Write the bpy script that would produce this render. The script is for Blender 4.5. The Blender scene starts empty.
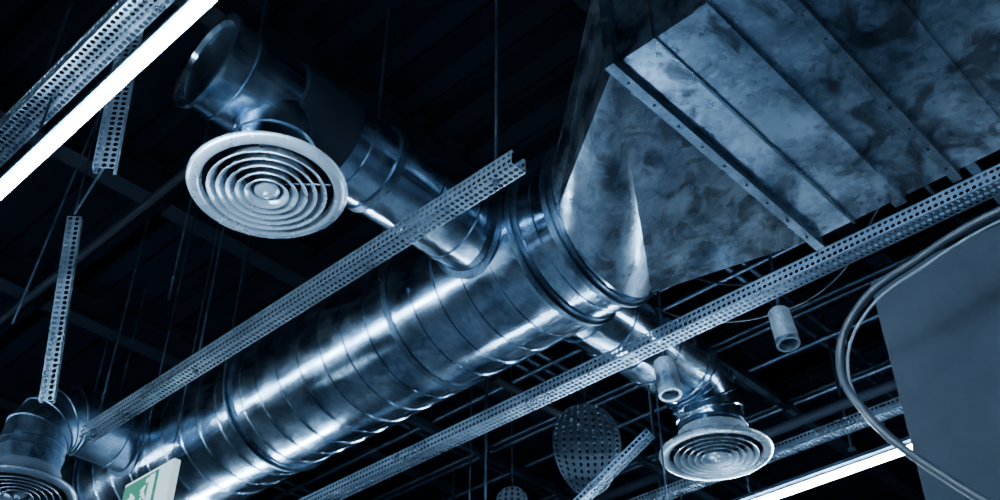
import bpy, bmesh, math, random
from mathutils import Vector, Matrix
random.seed(4)
EYE=1.6
CZ=3.47
scene=bpy.context.scene
COL=scene.collection

# ---------------------------------------------------------------- materials
def base_mat(name):
    m=bpy.data.materials.new(name); m.use_nodes=True
    nt=m.node_tree; b=nt.nodes['Principled BSDF']
    return m,nt,b
def metal(name,c1,c2,r1,r2,scale=4,bump=0.15,metallic=1.0,spangle=True,dirt=0.0,spec=None):
    m,nt,b=base_mat(name); N=nt.nodes; L=nt.links
    tc=N.new('ShaderNodeTexCoord')
    n=N.new('ShaderNodeTexNoise'); n.inputs['Scale'].default_value=scale; n.inputs['Detail'].default_value=8; n.inputs['Roughness'].default_value=0.65
    L.new(tc.outputs['Object'],n.inputs['Vector'])
    v=N.new('ShaderNodeTexVoronoi'); v.inputs['Scale'].default_value=scale*14
    L.new(tc.outputs['Object'],v.inputs['Vector'])
    sep=N.new('ShaderNodeSeparateColor'); L.new(v.outputs['Color'],sep.inputs[0])
    mx=N.new('ShaderNodeMath'); mx.operation='MULTIPLY_ADD'
    L.new(sep.outputs[0],mx.inputs[0]); mx.inputs[1].default_value=0.16 if spangle else 0.0
    L.new(n.outputs['Fac'],mx.inputs[2])
    cr=N.new('ShaderNodeValToRGB'); cr.color_ramp.elements[0].position=0.38; cr.color_ramp.elements[1].position=0.72
    cr.color_ramp.elements[0].color=(*c1,1); cr.color_ramp.elements[1].color=(*c2,1)
    L.new(mx.outputs[0],cr.inputs[0])
    col=cr.outputs[0]
    if dirt>0:
        n3=N.new('ShaderNodeTexNoise'); n3.inputs['Scale'].default_value=scale*1.7; n3.inputs['Detail'].default_value=10; n3.inputs['Distortion'].default_value=1.2
        L.new(tc.outputs['Object'],n3.inputs['Vector'])
        r3=N.new('ShaderNodeValToRGB'); r3.color_ramp.elements[0].position=0.5; r3.color_ramp.elements[1].position=0.60
        r3.color_ramp.elements[0].color=(1,1,1,1); d=1-dirt; r3.color_ramp.elements[1].color=(d,d,d,1)
        L.new(n3.outputs['Fac'],r3.inputs[0])
        mm=N.new('ShaderNodeMix'); mm.data_type='RGBA'; mm.blend_type='MULTIPLY'; mm.inputs['Factor'].default_value=1
        L.new(col,mm.inputs['A']); L.new(r3.outputs[0],mm.inputs['B']); col=mm.outputs['Result']
    L.new(col,b.inputs['Base Color'])
    n2=N.new('ShaderNodeTexNoise'); n2.inputs['Scale'].default_value=scale*2.2; n2.inputs['Detail'].default_value=6
    L.new(tc.outputs['Object'],n2.inputs['Vector'])
    mr=N.new('ShaderNodeMapRange'); mr.inputs[1].default_value=0.3; mr.inputs[2].default_value=0.7; mr.inputs[3].default_value=r1; mr.inputs[4].default_value=r2
    L.new(n2.outputs['Fac'],mr.inputs[0]); L.new(mr.outputs[0],b.inputs['Roughness'])
    b.inputs['Metallic'].default_value=metallic
    if spec is not None: b.inputs['Specular IOR Level'].default_value=spec
    if bump>0:
        bp=N.new('ShaderNodeBump'); bp.inputs['Strength'].default_value=bump; bp.inputs['Distance'].default_value=0.02
        L.new(n.outputs['Fac'],bp.inputs['Height']); L.new(bp.outputs[0],b.inputs['Normal'])
    return m
def emis(name,c,s,base=None):
    m,nt,b=base_mat(name)
    b.inputs['Base Color'].default_value=(*(base or c),1)
    b.inputs['Emission Color'].default_value=(*c,1); b.inputs['Emission Strength'].default_value=s
    return m
GALV=metal('galvanised_duct',(0.25,0.385,0.55),(0.60,0.78,0.95),0.11,0.28,scale=3.2,bump=0.028,dirt=0.38)
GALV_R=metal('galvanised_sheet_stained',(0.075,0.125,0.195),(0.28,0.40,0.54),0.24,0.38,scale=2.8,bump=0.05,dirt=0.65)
GALV_T=metal('galvanised_transition_sheet',(0.26,0.38,0.52),(0.64,0.79,0.94),0.22,0.40,scale=4.0,bump=0.05,dirt=0.5)
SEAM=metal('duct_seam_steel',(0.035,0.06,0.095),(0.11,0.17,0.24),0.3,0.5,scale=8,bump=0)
TRAY=metal('tray_steel',(0.27,0.36,0.46),(0.42,0.54,0.66),0.24,0.38,scale=3,bump=0.0,metallic=0.9,spangle=False)
BRACK=metal('bracket_steel',(0.03,0.05,0.075),(0.08,0.12,0.17),0.35,0.6,scale=9,bump=0)
BRACKD=metal('conduit_steel_dark',(0.02,0.035,0.055),(0.05,0.075,0.11),0.4,0.6,scale=9,bump=0)
WHITE=metal('diffuser_enamel',(0.50,0.62,0.74),(0.66,0.80,0.92),0.20,0.34,scale=5,bump=0.0,metallic=0.6,spangle=False)
SHADE=metal('diffuser_enamel_shaded',(0.06,0.085,0.12),(0.10,0.14,0.19),0.3,0.45,scale=5,bump=0.0,metallic=0.5,spangle=False)  # same enamel as the other diffusers, shade put into the colour
PLATE=metal('panel_grey',(0.11,0.15,0.20),(0.17,0.22,0.28),0.4,0.5,scale=5,bump=0.0,metallic=0.3,spangle=False)
DARK=metal('dark_paint',(0.002,0.004,0.007),(0.005,0.008,0.014),0.5,0.8,scale=3,metallic=0.0,spangle=False,bump=0,spec=.08)
CEIL=metal('ceiling_paint',(0.001,0.002,0.004),(0.002,0.004,0.008),0.7,0.95,scale=1.5,metallic=0.0,spangle=False,bump=0,spec=.03)
WALL=metal('wall_plaster',(0.020,0.031,0.048),(0.040,0.057,0.082),0.6,0.8,scale=2,metallic=0.0,spangle=False,bump=0.05,spec=.25)
FLOOR=metal('floor_concrete',(0.09,0.12,0.15),(0.15,0.18,0.22),0.5,0.8,scale=1.2,metallic=0.0,spangle=False,bump=0)
CABLE=metal('cable_rubber',(0.03,0.042,0.06),(0.05,0.065,0.09),0.3,0.4,metallic=0.0,spangle=False,bump=0)
CABLEG=metal('cable_grey',(0.3,0.38,0.47),(0.4,0.48,0.58),0.4,0.5,metallic=0.0,spangle=False,bump=0)
TUBE=emis('tube_glow',(0.58,0.80,1.0),215)
TUBE_FILL=emis('fill_tube_glow',(0.58,0.80,1.0),125)  # glow of the unseen tubes added as fill light
GREEN=emis('exit_green',(0.0,0.34,0.17),0.5,base=(0,.05,.03))
SIGNW=emis('exit_white',(0.65,0.88,0.95),0.8,base=(.25,.3,.32))

# ---------------------------------------------------------------- helpers
def group(name):
    e=bpy.data.objects.new(name,None); e.empty_display_size=0.1; COL.objects.link(e); return e
def mk(name,bm,mat,parent=None,smooth=False,ang=28):
    me=bpy.data.meshes.new(name); bm.normal_update(); bm.to_mesh(me); bm.free()
    if smooth:
        for p in me.polygons: p.use_smooth=True
        me.set_sharp_from_angle(angle=math.radians(ang))
    me.materials.append(mat)
    o=bpy.data.objects.new(name,me); COL.objects.link(o)
    if parent: o.parent=parent
    return o
def box_bm(bm,lo,hi):
    r=bmesh.ops.create_cube(bm,size=1)
    c=[(a+b)/2 for a,b in zip(lo,hi)]; s=[b-a for a,b in zip(lo,hi)]
    for v in r['verts']:
        v.co=Vector((v.co.x*s[0]+c[0],v.co.y*s[1]+c[1],v.co.z*s[2]+c[2]))
    return r['verts']
def box(name,lo,hi,mat,parent=None,bevel=0.0):
    bm=bmesh.new(); box_bm(bm,lo,hi)
    if bevel>0: bmesh.ops.bevel(bm,geom=bm.edges[:],offset=bevel,segments=2,affect='EDGES',profile=0.5)
    return mk(name,bm,mat,parent)
def frame(t):
    t=t.normalized(); a=Vector((0,0,1)) if abs(t.z)<0.9 else Vector((0,1,0))
    u=t.cross(a).normalized(); return u,t.cross(u).normalized()
def cyl_bm(bm,p0,p1,r,seg=12,r2=None,caps=True):
    p0=Vector(p0);p1=Vector(p1);u,v=frame(p1-p0)
    r2=r if r2 is None else r2
    A=[bm.verts.new(p0+(u*math.cos(a)+v*math.sin(a))*r) for a in [2*math.pi*i/seg for i in range(seg)]]
    B=[bm.verts.new(p1+(u*math.cos(a)+v*math.sin(a))*r2) for a in [2*math.pi*i/seg for i in range(seg)]]
    for i in range(seg):
        j=(i+1)%seg; bm.faces.new((A[i],A[j],B[j],B[i]))
    if caps: bm.faces.new(A[::-1]); bm.faces.new(B)
def rods(name,pairs,r,mat,parent=None,seg=8):
    bm=bmesh.new()
    for a,b in pairs: cyl_bm(bm,a,b,r,seg)
    return mk(name,bm,mat,parent,smooth=True,ang=50)
def sweep_bm(bm,stations,seg=96,cap0=False,cap1=False,nrm=None):
    rings=[]
    for p,t,r in stations:
        p=Vector(p);t=Vector(t).normalized()
        if nrm: u=Vector(nrm).normalized(); v=t.cross(u).normalized()
        else: u,v=frame(t)
        rings.append([bm.verts.new(p+(u*math.cos(2*math.pi*i/seg)+v*math.sin(2*math.pi*i/seg))*r) for i in range(seg)])
    for A,B in zip(rings,rings[1:]):
        for i in range(seg):
            j=(i+1)%seg; bm.faces.new((A[i],A[j],B[j],B[i]))
    if cap0: bm.faces.new(rings[0][::-1])
    if cap1: bm.faces.new(rings[-1])
def lathe_bm(bm,prof,c,seg=96):
    rings=[]
    for r,z in prof:
        rings.append([bm.verts.new((c[0]+r*math.cos(2*math.pi*i/seg),c[1]+r*math.sin(2*math.pi*i/seg),c[2]+z)) for i in range(seg)])
    for A,B in zip(rings,rings[1:]):
        for i in range(seg):
            j=(i+1)%seg; bm.faces.new((A[i],A[j],B[j],B[i]))
def tube_curve(name,pts,r,mat,parent=None):
    cu=bpy.data.curves.new(name,'CURVE'); cu.dimensions='3D'; cu.bevel_depth=r; cu.bevel_resolution=4; cu.resolution_u=14
    s=cu.splines.new('BEZIER'); s.bezier_points.add(len(pts)-1)
    for q,p in zip(s.bezier_points,pts): q.co=p; q.handle_left_type=q.handle_right_type='AUTO'
    cu.materials.append(mat)
    o=bpy.data.objects.new(name,cu); COL.objects.link(o)
    if parent:o.parent=parent
    return o
def perf(bm,o,U,V,nu,nv,pu,pv,hr,fn=None):
    for i in range(nu):
        for j in range(nv):
            out=[(0,0),(.5,0),(1,0),(1,.5),(1,1),(.5,1),(0,1),(0,.5)]
            ang=[225,270,315,0,45,90,135,180]
            O=[];I=[]
            for (a,b),g in zip(out,ang):
                q=o+U*((i+a)*pu)+V*((j+b)*pv)
                h=o+U*((i+.5)*pu+hr*math.cos(math.radians(g)))+V*((j+.5)*pv+hr*math.sin(math.radians(g)))
                if fn: q=fn(q);h=fn(h)
                O.append(bm.verts.new(q)); I.append(bm.verts.new(h))
            for k in range(8):
                l=(k+1)%8; bm.faces.new((O[k],O[l],I[l],I[k]))
def cable_tray(name,p0,p1,w=0.06,h=0.05,rows=3,srows=2,up=(0,0,1),hang=(),pitch=0.020):
    g=group(name)
    p0=Vector(p0);p1=Vector(p1);t=(p1-p0);Ln=t.length;t.normalize()
    side=t.cross(Vector(up)).normalized(); u=side.cross(t).normalized()
    n=int(Ln/pitch)
    bm=bmesh.new()
    o=p0-side*w/2
    perf(bm,o,t,side,n,rows,pitch,w/rows,min(pitch,w/rows)*0.40)
    perf(bm,o,t,u,n,srows,pitch,h/srows,min(pitch,h/srows)*0.37)
    perf(bm,o+side*w,t,u,n,srows,pitch,h/srows,min(pitch,h/srows)*0.37)
    for s,off in ((1,0),(-1,w)):
        a=o+side*off+u*h
        q=[a,a+t*(n*pitch),a+t*(n*pitch)+side*s*0.010,a+side*s*0.010]
        bm.faces.new([bm.verts.new(x) for x in q])
    bmesh.ops.remove_doubles(bm,verts=bm.verts[:],dist=0.0004)
    bmesh.ops.recalc_face_normals(bm,faces=bm.faces[:])
    ob=mk('perforated_channel',bm,TRAY,g)
    md=ob.modifiers.new('thickness','SOLIDIFY'); md.thickness=0.0016; md.offset=0
    for d in hang:
        c=p0+t*d
        rods('hanger_rod',[(c,Vector((c.x,c.y,CZ)))],0.0045,BRACK,g)
        b=bmesh.new(); cyl_bm(b,c-u*0.006,c+u*0.008,0.011,6); mk('hanger_nut',b,BRACK,g)
    return g

# ---------------------------------------------------------------- room shell
box('floor',(-6,-6,-1.7),(10.5,11,-1.6),FLOOR)
box('ceiling',(-6,-6,3.5),(10.5,11,3.65),CEIL)
box('wall_east',(10.5,-6,-1.6),(10.7,11,3.5),WALL)
box('wall_west',(-6.2,-6,-1.6),(-6,11,3.5),WALL)
box('wall_north',(-6,11,-1.6),(10.5,11.2,3.5),WALL)
box('wall_south',(-6,-6.2,-1.6),(10.5,-6,3.5),WALL)
box('wall_partition',(2.6,-3.0,-1.6),(2.95,0.99,1.90),WALL,bevel=0.006)

g=group('ceiling_joists')
for k,y in enumerate([-.6,.5,1.6,2.7,3.8,4.9,6.0,7.1,8.2]):
    bm=bmesh.new()
    box_bm(bm,(-5.9,y-.05,3.30),(10.4,y+.05,3.312)); box_bm(bm,(-5.9,y-.006,3.312),(10.4,y+.006,3.49)); box_bm(bm,(-5.9,y-.05,3.488),(10.4,y+.05,3.5))
    mk('i_beam_%d'%k,bm,DARK,g)
g=group('roof_deck_ribs')
bm=bmesh.new()
for i in range(60):
    x=-4+i*0.22; box_bm(bm,(x,-2,3.46),(x+.09,10.5,3.5))
mk('ribs',bm,CEIL,g)

# ---------------------------------------------------------------- main round duct
AX,AZ,R=2.56,2.60,0.31
g=group('round_air_duct')
def duct_prof(seams,y0,y1,R):
    st=[(y0,R)]
    for s in sorted(seams):
        st+=[(s-.006,R),(s-.003,R+.005),(s+.003,R+.005),(s+.006,R)]
    st.append((y1,R)); return st
fl=[1.90,2.07,2.75,3.78,5.05,6.3]
seams=[1.98,2.22,2.36,2.49,2.62,2.88,3.02,3.16,3.3,3.44,3.58,3.70,3.88,4.02,4.16,4.3,4.45,4.6,4.75,4.9,5.25,5.5,5.75,6.0]
bm=bmesh.new()
sweep_bm(bm,[((AX,y,AZ),(0,1,0),r) for y,r in duct_prof(seams,1.86,7.2,R)],seg=128,cap1=True)
mk('duct_body',bm,GALV,g,smooth=True)
for k,f in enumerate(fl):
    bm=bmesh.new()
    if f in (2.75,): P=[(-.014,0),(-.014,.006),(.014,.006),(.014,0)]
    else: P=[(-.026,0),(-.026,.007),(-.006,.007),(-.006,.020),(.006,.020),(.006,.007),(.026,.007),(.026,0)]
    sweep_bm(bm,[((AX,f+a,AZ),(0,1,0),R+b) for a,b in P],seg=96)
    mk('flange_%d'%k,bm,SEAM,g,smooth=True)
for y in (2.75,3.78,5.05):
    rods('strap_rod',[((AX-R-.02,y,AZ),(AX-R-.02,y,CZ)),((AX+R+.02,y,AZ),(AX+R+.02,y,CZ))],0.006,BRACK,g)

# ---------------------------------------------------------------- transition + rectangular duct
g=group('rectangular_air_duct')
X0,X1,ZB,ZT,YT=1.99,3.20,2.62,3.22,1.38
N=64
bm=bmesh.new()
ring=[bm.verts.new((AX+R*math.cos(2*math.pi*i/N),1.87,AZ+R*math.sin(2*math.pi*i/N))) for i in range(N)]
cs=[bm.verts.new((X1,YT,ZT)),bm.verts.new((X0,YT,ZT)),bm.verts.new((X0,YT,ZB)),bm.verts.new((X1,YT,ZB))]
spans=[(0,16),(16,36),(36,57),(57,64)]
for q,(a0,a1) in enumerate(spans):
    for i in range(a0,a1):
        bm.faces.new((ring[i%N],ring[(i+1)%N],cs[q]))
    bm.faces.new((ring[a1%N],cs[(q+1)%4],cs[q]))
bmesh.ops.recalc_face_normals(bm,faces=bm.faces[:])
mk('square_to_round_transition',bm,GALV_T,g,smooth=True,ang=12)
bm=bmesh.new(); box_bm(bm,(X0,-2.5,ZB),(X1,YT,ZT)); mk('duct_box',bm,GALV_R,g)
def collar(name,y,w,d,mat):
    bm=bmesh.new()
    box_bm(bm,(X0-d,y-w/2,ZB-d),(X1+d,y+w/2,ZB)); box_bm(bm,(X0-d,y-w/2,ZT),(X1+d,y+w/2,ZT+d))
    box_bm(bm,(X0-d,y-w/2,ZB),(X0,y+w/2,ZT)); box_bm(bm,(X1,y-w/2,ZB),(X1+d,y+w/2,ZT))
    mk(name,bm,mat,g)
collar('joint_flange_1',YT,0.035,0.03,SEAM)
collar('seam_rib_1',1.22,0.008,0.008,GALV)
collar('stiffener_1',1.04,0.045,0.018,GALV_R)
collar('joint_flange_2',.83,0.035,0.025,SEAM)
collar('seam_rib_2',.6,0.008,0.008,GALV_R)
collar('joint_flange_3',.3,0.035,0.025,SEAM)
collar('joint_flange_4',-.7,0.035,0.025,SEAM)
bm=bmesh.new()
for y in (YT,.83,.3):
    for i in range(9):
        x=X0+.07+i*(X1-X0-.14)/8; cyl_bm(bm,(x,y,ZB-.038),(x,y,ZB-.028),0.005,6)
mk('flange_bolts',bm,SEAM,g)
rods('hanger_rods',[((X0-.02,y,ZB),(X0-.02,y,CZ)) for y in (.83,-.7)]+[((X1+.02,y,ZB),(X1+.02,y,CZ)) for y in (.83,-.7)],0.006,BRACK,g)

# ---------------------------------------------------------------- branch ducts
RB=0.155
def seam3(p,t,R):
    p=Vector(p);t=Vector(t).normalized()
    return [(p-t*.007,t,R),(p-t*.004,t,R+.006),(p+t*.004,t,R+.006),(p+t*.007,t,R)]
def saddle(y,sgn,rb,parent):
    bm=bmesh.new(); n=64; A=[];B=[];C=[]
    for i in range(n):
        a=2*math.pi*i/n
        for lst,rr,off in ((A,rb+.001,.010),(B,rb+.022,.008),(C,rb+.022,-.004)):
            yy=rr*math.cos(a); zz=rr*math.sin(a)
            k=math.sqrt((R+off)**2-min(zz*zz,(R)**2*0.98))
            lst.append(bm.verts.new((AX+sgn*k,y+yy,AZ+zz)))
    D=[bm.verts.new(v.co+Vector((sgn*.03,0,0))) for v in A]
    for P,Q in ((D,A),(A,B),(B,C)):
        for i in range(n):
            j=(i+1)%n; bm.faces.new((P[i],P[j],Q[j],Q[i]))
    bmesh.ops.recalc_face_normals(bm,faces=bm.faces[:])
    mk('saddle_collar',bm,SEAM,parent,smooth=True)
def branch_elbow(name,y,xend,sgn,zd,rn=0.145,rb=RB,mat=None):
    g=group(name)
    bend=0.21
    st=[((AX+sgn*0.22,y,AZ),(sgn,0,0),rb)]
    x=AX+sgn*0.36
    while (xend-sgn*(bend+.05)-x)*sgn>0:
        st+=seam3((x,y,AZ),(sgn,0,0),rb); x+=sgn*0.15
    cx=xend-sgn*bend; cz=AZ-bend
    ng=5
    for i in range(ng+1):
        a=math.radians(90*i/ng)
        p=(cx+sgn*bend*math.sin(a),y,cz+bend*math.cos(a)); t=(sgn*math.cos(a),0,-math.sin(a))
        r=rb+(rn-rb)*i/ng
        st+=seam3(p,t,r)
    st+=seam3((xend,y,cz-.04),(0,0,-1),rn)
    st+=[((xend,y,zd+.05),(0,0,-1),rn)]
    bm=bmesh.new(); sweep_bm(bm,st,seg=72,nrm=(0,1,0)); bmesh.ops.recalc_face_normals(bm,faces=bm.faces[:])
    mk('duct_body',bm,mat or GALV,g,smooth=True,ang=15)
    saddle(y,sgn,rb,g)
    rods('hanger_rod',[((xend-sgn*.35,y,AZ+rb),(xend-sgn*.35,y,CZ))],0.005,BRACK,g)
    return g
branch_elbow('branch_air_duct',2.28,3.78,1,2.25)
branch_elbow('branch_air_duct',4.62,1.82,-1,2.16,mat=SEAM)  # dark steel on the body paints in the shade on this branch
g=group('branch_air_duct')
y=2.28; xc=1.37
st=[((AX-.22,y,AZ),(-1,0,0),RB)]
for x in (2.16,1.98,1.66): st+=seam3((x,y,AZ),(-1,0,0),RB)
st+=seam3((1.18,y,AZ),(-1,0,0),RB)
st+=[((1.10,y,AZ),(-1,0,0),RB),((1.10,y,AZ),(-1,0,0),RB+.016),((1.085,y,AZ),(-1,0,0),RB+.016),((1.085,y,AZ),(-1,0,0),RB-.01),((1.10,y,AZ),(-1,0,0),RB-.02)]
bm=bmesh.new(); sweep_bm(bm,st,seg=72,nrm=(0,1,0),cap1=True); bmesh.ops.recalc_face_normals(bm,faces=bm.faces[:])
o=mk('duct_body',bm,GALV,g,smooth=True)
bm=bmesh.new()
sweep_bm(bm,[((xc,y,AZ-.05),(0,0,-1),.135)]+seam3((xc,y,AZ-.19),(0,0,-1),.135)+seam3((xc,y,AZ-.25),(0,0,-1),.135)+[((xc,y,2.27),(0,0,-1),.135)],seg=72,nrm=(0,1,0))
mk('neck',bm,GALV,g,smooth=True)
bm=bmesh.new()
sweep_bm(bm,[((x,y,AZ),(1,0,0),r) for x,r in ((1.36,RB),(1.365,RB+.012),(1.42,RB+.016),(1.48,RB+.012),(1.54,RB+.016),(1.595,RB+.012),(1.60,RB))],seg=64)
mk('dark_sleeve',bm,DARK,g,smooth=True,ang=50)  # dark sleeve round the branch beside the neck
saddle(y,-1,RB,g)
rods('hanger_rod',[((1.78,y,AZ+RB),(1.78,y,CZ)),((1.25,y,AZ+RB),(1.25,y,CZ))],0.005,BRACK,g)
bm=bmesh.new(); sweep_bm(bm,[((1.765,y,AZ),(1,0,0),RB),((1.765,y,AZ),(1,0,0),RB+.009),((1.795,y,AZ),(1,0,0),RB+.009),((1.795,y,AZ),(1,0,0),RB)],seg=64); mk('clamp_band',bm,SEAM,g,smooth=True)
box('clamp_lug',(1.76,y-.03,AZ+RB),(1.80,y+.03,AZ+RB+.05),TRAY,g)

# ---------------------------------------------------------------- round diffusers
def diffuser(x,y,z,rn,MW=None):
    MW=MW or WHITE
    g=group('ceiling_air_diffuser'); c=(x,y,z)
    bm=bmesh.new()
    lathe_bm(bm,[(.200,.022),(.204,.006),(.212,.0),(.232,.002),(.243,.010),(.246,.018),(.243,.022),(.225,.026),(.17,.055),(rn+.012,.075),(rn+.012,.11),(rn,.11)],c)
    mk('outer_rim',bm,MW,g,smooth=True,ang=60)
    bm=bmesh.new(); lathe_bm(bm,[(.203,.02),(.16,.06),(.10,.085),(0.0005,.09)],c); mk('dark_backing',bm,DARK,g,smooth=True)  # dark backing painted in for the shade inside the duct
    for k,ro in enumerate([.182,.153,.124,.095,.067]):
        bm=bmesh.new()
        z0=-.002-0.002*k
        lathe_bm(bm,[(ro-.025,z0+.045),(ro-.021,z0+.026),(ro-.015,z0+.010),(ro-.007,z0+.001),(ro,z0-.002),(ro+.001,z0),(ro-.007,z0+.004),(ro-.014,z0+.013),(ro-.019,z0+.028),(ro-.023,z0+.045)],c)
        mk('cone_ring_%d'%k,bm,MW,g,smooth=True,ang=60)
    bm=bmesh.new(); lathe_bm(bm,[(.0005,-.022),(.008,-.022),(.012,-.016),(.013,-.010),(.026,-.006),(.038,.0),(.040,.004),(.03,.02),(.012,.04),(.0005,.04)],c); mk('centre_cone',bm,MW,g,smooth=True,ang=60)
    bm=bmesh.new()
    for a in range(4):
        an=math.radians(45+90*a); d=Vector((math.cos(an),math.sin(an),0))
        cyl_bm(bm,Vector(c)+d*.02+Vector((0,0,.032)),Vector(c)+d*.2+Vector((0,0,.032)),.0035,6)
    mk('spokes',bm,SEAM,g)
diffuser(1.375,2.275,2.235,.135)
diffuser(3.78,2.28,2.25,.145)
diffuser(1.82,4.62,2.16,.145,SHADE)  # shaded copy of the enamel keeps this diffuser dim

# ---------------------------------------------------------------- cable trays
cable_tray('cable_tray',(1.755,1.58,2.15),(1.755,3.95,2.15),hang=(.09,1.6,2.3))
cable_tray('cable_tray',(2.78,-.6,2.15),(2.78,5.2,2.15),w=.066,h=.05,hang=(.3,5.3))
cable_tray('cable_tray',(4.31,1.45,2.45),(4.31,5.2,2.45),hang=(.1,1.5,3.0))
cable_tray('cable_tray',(.73,-.5,2.26),(.73,6.5,2.26),w=.08,h=.06,rows=4,hang=(.6,3.05,5.5))
cable_tray('perforated_strut',(.964,2.515,2.21),(.853,2.477,3.45),w=.065,h=.03,rows=3,srows=1,up=(.6,.75,0))
cable_tray('perforated_strut',(1.377,3.49,1.99),(1.24,3.38,2.7),w=.05,h=.03,rows=2,srows=1,up=(.6,.75,0))
cable_tray('perforated_strut',(3.33,2.72,1.98),(3.42,2.35,2.24),w=.05,h=.03,rows=2,srows=1)
g=group('suspension_wires')
rods('wires',[((1.24,3.38,2.7),(1.2,3.36,CZ)),((.964,2.515,2.21),(1.24,3.38,2.7)),((3.42,2.35,2.24),(3.42,2.35,CZ)),((1.5,3.0,2.25),(1.5,3.0,CZ)),((3.5,3.5,1.9),(3.5,3.5,CZ)),((3.2,3.1,1.8),(3.2,3.1,CZ)),((1.12,3.3,2.1),(1.12,3.0,CZ))],0.004,BRACK,g)

# ---------------------------------------------------------------- fluorescent tubes, plus unseen ones added for fill
def tube_light(x,y0,y1,z,top,mat=None):
    g=group('fluorescent_tube_light')
    bm=bmesh.new(); cyl_bm(bm,(x,y0,z),(x,y1,z),.0165,12); mk('glass_tube',bm,mat or TUBE,g,smooth=True,ang=60)
    bm=bmesh.new()
    cyl_bm(bm,(x,y0-.03,z),(x,y0,z),.018,16); cyl_bm(bm,(x,y1,z),(x,y1+.03,z),.018,16)
    box_bm(bm,(x-.010,y0-.03,z),(x+.010,y0-.012,z+.05)); box_bm(bm,(x-.010,y1+.012,z),(x+.010,y1+.03,z+.05))
    box_bm(bm,(x-.012,y0-.03,z+.035),(x+.012,y1+.03,z+.052))
    mk('batten_housing',bm,BRACK,g)
    rods('drop_rods',[((x,y0+.2,z+.05),(x,y0+.2,top)),((x,y1-.2,z+.05),(x,y1-.2,top))],.004,BRACK,g)
for y0,y1 in ((-.45,1.05),(1.12,2.62),(3.5,5.0),(5.1,6.6)): tube_light(.73,y0,y1,2.0,2.26)
tube_light(4.34,1.55,3.05,2.28,2.45)
tube_light(4.34,-.4,1.1,2.28,CZ,TUBE_FILL)  # unseen tube added to light the rectangular duct from the side
tube_light(2.78,3.75,5.1,1.95,2.15)
tube_light(-1.3,.0,1.5,1.5,CZ)  # unseen tube added low to brighten the diffuser undersides
tube_light(-1.3,2.2,3.7,1.5,CZ,TUBE_FILL)  # second unseen tube added for the diffuser undersides
tube_light(4.4,2.3,3.7,1.2,CZ,TUBE_FILL)  # unseen low tube added to reflect in the duct underside and transition
tube_light(3.4,2.1,3.5,1.1,CZ,TUBE_FILL)  # its added, unseen neighbour, for the same reflections

# ---------------------------------------------------------------- small fittings
def spotlight(x,y,z,tilt):
    g=group('ceiling_spotlight')
    t=Vector((tilt[0],tilt[1],-1)).normalized(); p=Vector((x,y,z))
    bm=bmesh.new()
    sweep_bm(bm,[(p-t*.08,t,.001),(p-t*.08,t,.036),(p-t*.072,t,.042),(p+t*.075,t,.044),(p+t*.08,t,.044),(p+t*.08,t,.034),(p+t*.05,t,.030)],seg=32)
    mk('can',bm,WHITE,g,smooth=True)
    bm=bmesh.new(); sweep_bm(bm,[(p+t*.05,t,.030),(p+t*.045,t,.001)],seg=32); mk('lens',bm,SEAM,g)
    rods('stem',[(p-t*.08,(x,y,z+.16)),((x,y,z+.16),(x,y,CZ))],.007,BRACK,g)
spotlight(3.19,1.57,2.30,(-.05,-.12))
spotlight(3.07,2.02,2.22,(-.03,-.10))
g=group('spotlight_cable')
tube_curve('loop_1',[(3.45,2.3,3.2),(3.44,2.1,2.95),(3.50,1.88,2.82),(3.42,1.66,2.72),(3.24,1.58,2.52),(3.19,1.57,2.46)],.005,CABLE,g)
tube_curve('loop_2',[(3.6,2.5,3.1),(3.62,2.2,2.85),(3.72,1.9,2.78),(3.8,1.6,2.86),(3.78,1.3,3.12)],.005,CABLE,g)

def panel(x,y,z,sx,sz,nu,nv):
    g=group('perforated_acoustic_panel')
    Ux=Vector((.69,-.72,0.0)); Uz=Vector((.25,.2,.95)).normalized(); c=Vector((x,y,z))
    def fn(q):
        u,v=q.x,q.y
        a=u*math.sqrt(max(0,1-v*v/2)); b=v*math.sqrt(max(0,1-u*u/2))
        a*=1+.15*b
        return c+Ux*(a*sx)+Uz*(b*sz)
    bm=bmesh.new()
    perf(bm,Vector((-1,-1,0)),Vector((1,0,0)),Vector((0,1,0)),nu,nv,2/nu,2/nv,min(2/nu,2/nv)*.36,fn)
    bmesh.ops.remove_doubles(bm,verts=bm.verts[:],dist=.0004)
    o=mk('plate',bm,PLATE,g); md=o.modifiers.new('t','SOLIDIFY'); md.thickness=.003
    top=c+Uz*sz*.93
    rods('wire',[(top,(top.x,top.y,CZ))],.003,BRACK,g)
panel(3.66,2.89,2.47,.16,.31,9,14)
panel(3.80,3.50,2.42,.08,.14,5,8)

# exit sign
g=group('exit_sign')
ex,ey,ez=1.90,3.64,1.87
box('housing',(ex,ey-.17,ez-.09),(ex+.03,ey+.17,ez+.09),SIGNW,g,bevel=.004)
box('green_face',(ex-.003,ey-.075,ez-.075),(ex,ey+.16,ez+.075),GREEN,g)
bm=bmesh.new()
def quad2(pts):
    bm.faces.new([bm.verts.new((ex-.0045,ey-a,ez+b)) for a,b in pts])
quad2([(-.145,-.012),(-.10,-.012),(-.10,.012),(-.145,.012)]); quad2([(-.105,-.035),(-.105,.035),(-.06,0)][::-1])
quad2([(.02,-.065),(.06,-.065),(.06,.065),(.02,.065)])
quad2([(-.03,.0),(-.005,.035),(.005,.03),(-.012,-.01)]); quad2([(-.02,-.01),(-.045,-.055),(-.035,-.06),(-.008,-.015)]); quad2([(-.016,-.005),(.006,-.03),(.0,-.06),(.01,-.06),(.016,-.026),(-.004,.01)])
quad2([(-.035,.02),(-.01,.032),(-.01,.024),(-.03,.012)])
quad2([(.008+.011*math.cos(a*math.pi/6),.05+.011*math.sin(a*math.pi/6)) for a in range(12)])
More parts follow.
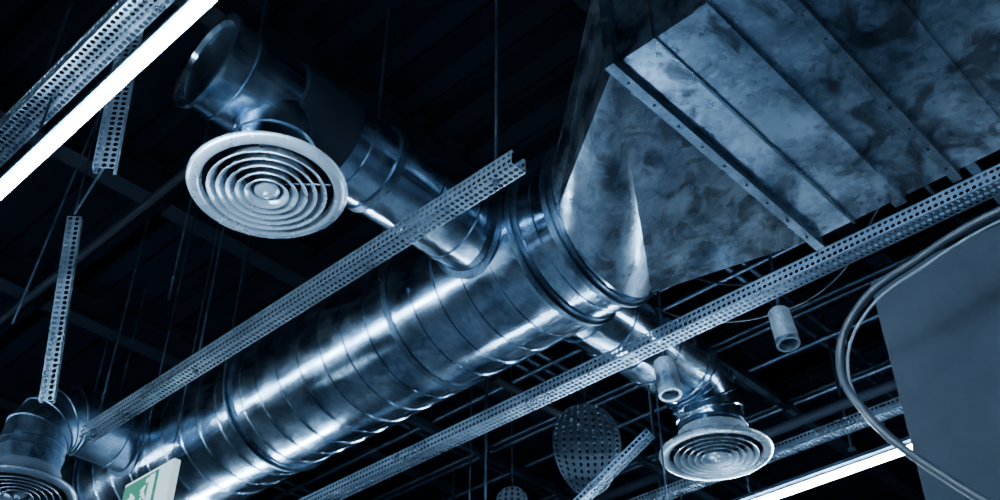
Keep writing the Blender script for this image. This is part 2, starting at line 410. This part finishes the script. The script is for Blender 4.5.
mk('pictogram',bm,SIGNW,g)
rods('hanger_rods',[((ex+.015,ey-.12,ez+.09),(ex+.015,ey-.12,CZ)),((ex+.015,ey+.12,ez+.09),(ex+.015,ey+.12,CZ))],.003,BRACK,g)

# hanging cable loop by the partition
g=group('flexible_cable')
P=[(2.35,-.6,1.55),(2.35,.1,1.70),(2.35,.54,1.75),(2.35,.753,1.72),(2.35,.937,1.658),(2.35,1.02,1.528),(2.35,.985,1.367),(2.37,.835,1.14),(2.45,.55,.85),(2.585,.3,.55),(2.59,.28,-1.6)]
tube_curve('outer_cable',P,.011,CABLE,g)
tube_curve('inner_cable',[(x+.02,yy-.008,z-.012) for x,yy,z in P[:-2]]+[(2.58,.25,.55),(2.585,.22,-1.6)],.004,CABLEG,g)

# conduits & pipes in the ceiling void
g=group('ceiling_conduits')
pr=[]
for i,x in enumerate([3.55,3.62,3.69,3.78,4.25,4.33,4.55,5.0,5.08,5.16,5.9]): pr.append(((x,-2,3.12+.02*(i%3)),(x,9,3.12+.02*(i%3))))
rods('run_a',pr,.013,BRACKD,g)
rods('run_b',[((3.3,y,3.24),(9.5,y,3.24)) for y in (1.15,2.05,2.13,3.3,3.38,3.46,4.4,5.5,5.6)],.014,BRACKD,g)
rods('run_c',[((1.05,-2,3.15),(1.05,9,3.15)),((1.6,2.6,3.1),(1.6,9,3.1))],.02,DARK,g)
bm=bmesh.new()
for y in (0.9,2.5,4.1,5.7):
    box_bm(bm,(3.45,y-.02,3.06),(5.3,y+.02,3.10))
    for x in (3.48,4.42,5.27): cyl_bm(bm,(x,y,3.06),(x,y,CZ),.005,6)
mk('trapeze_supports',bm,BRACKD,g)
g=group('sprinkler_pipe')
bm=bmesh.new(); cyl_bm(bm,(4.75,-2,2.85),(4.75,9,2.85),.03,20); cyl_bm(bm,(3.3,3.15,2.8),(9,3.15,2.8),.022,16)
for y in (.8,2.1,3.6,5): cyl_bm(bm,(4.75,y,2.6),(4.75,y,CZ),.008,8); cyl_bm(bm,(4.75,y,2.59),(4.75,y,2.60),.02,12)
mk('pipe',bm,DARK,g,smooth=True)

# ---------------------------------------------------------------- world, camera
w=bpy.data.worlds.new('dim_interior'); scene.world=w; w.use_nodes=True
w.node_tree.nodes['Background'].inputs[0].default_value=(.05,.09,.15,1); w.node_tree.nodes['Background'].inputs[1].default_value=.3

for o in list(scene.objects):
    if o.parent is None: o.location.z+=EYE
cam=bpy.data.cameras.new('camera'); co=bpy.data.objects.new('camera',cam); COL.objects.link(co)
cam.lens=39.96; cam.sensor_width=36; cam.clip_start=.05
cam.dof.use_dof=True; cam.dof.focus_distance=3.9; cam.dof.aperture_fstop=3.2
co.location=(0,0,EYE); co.rotation_euler=(math.radians(128.1),0,math.radians(-46.7))
scene.camera=co
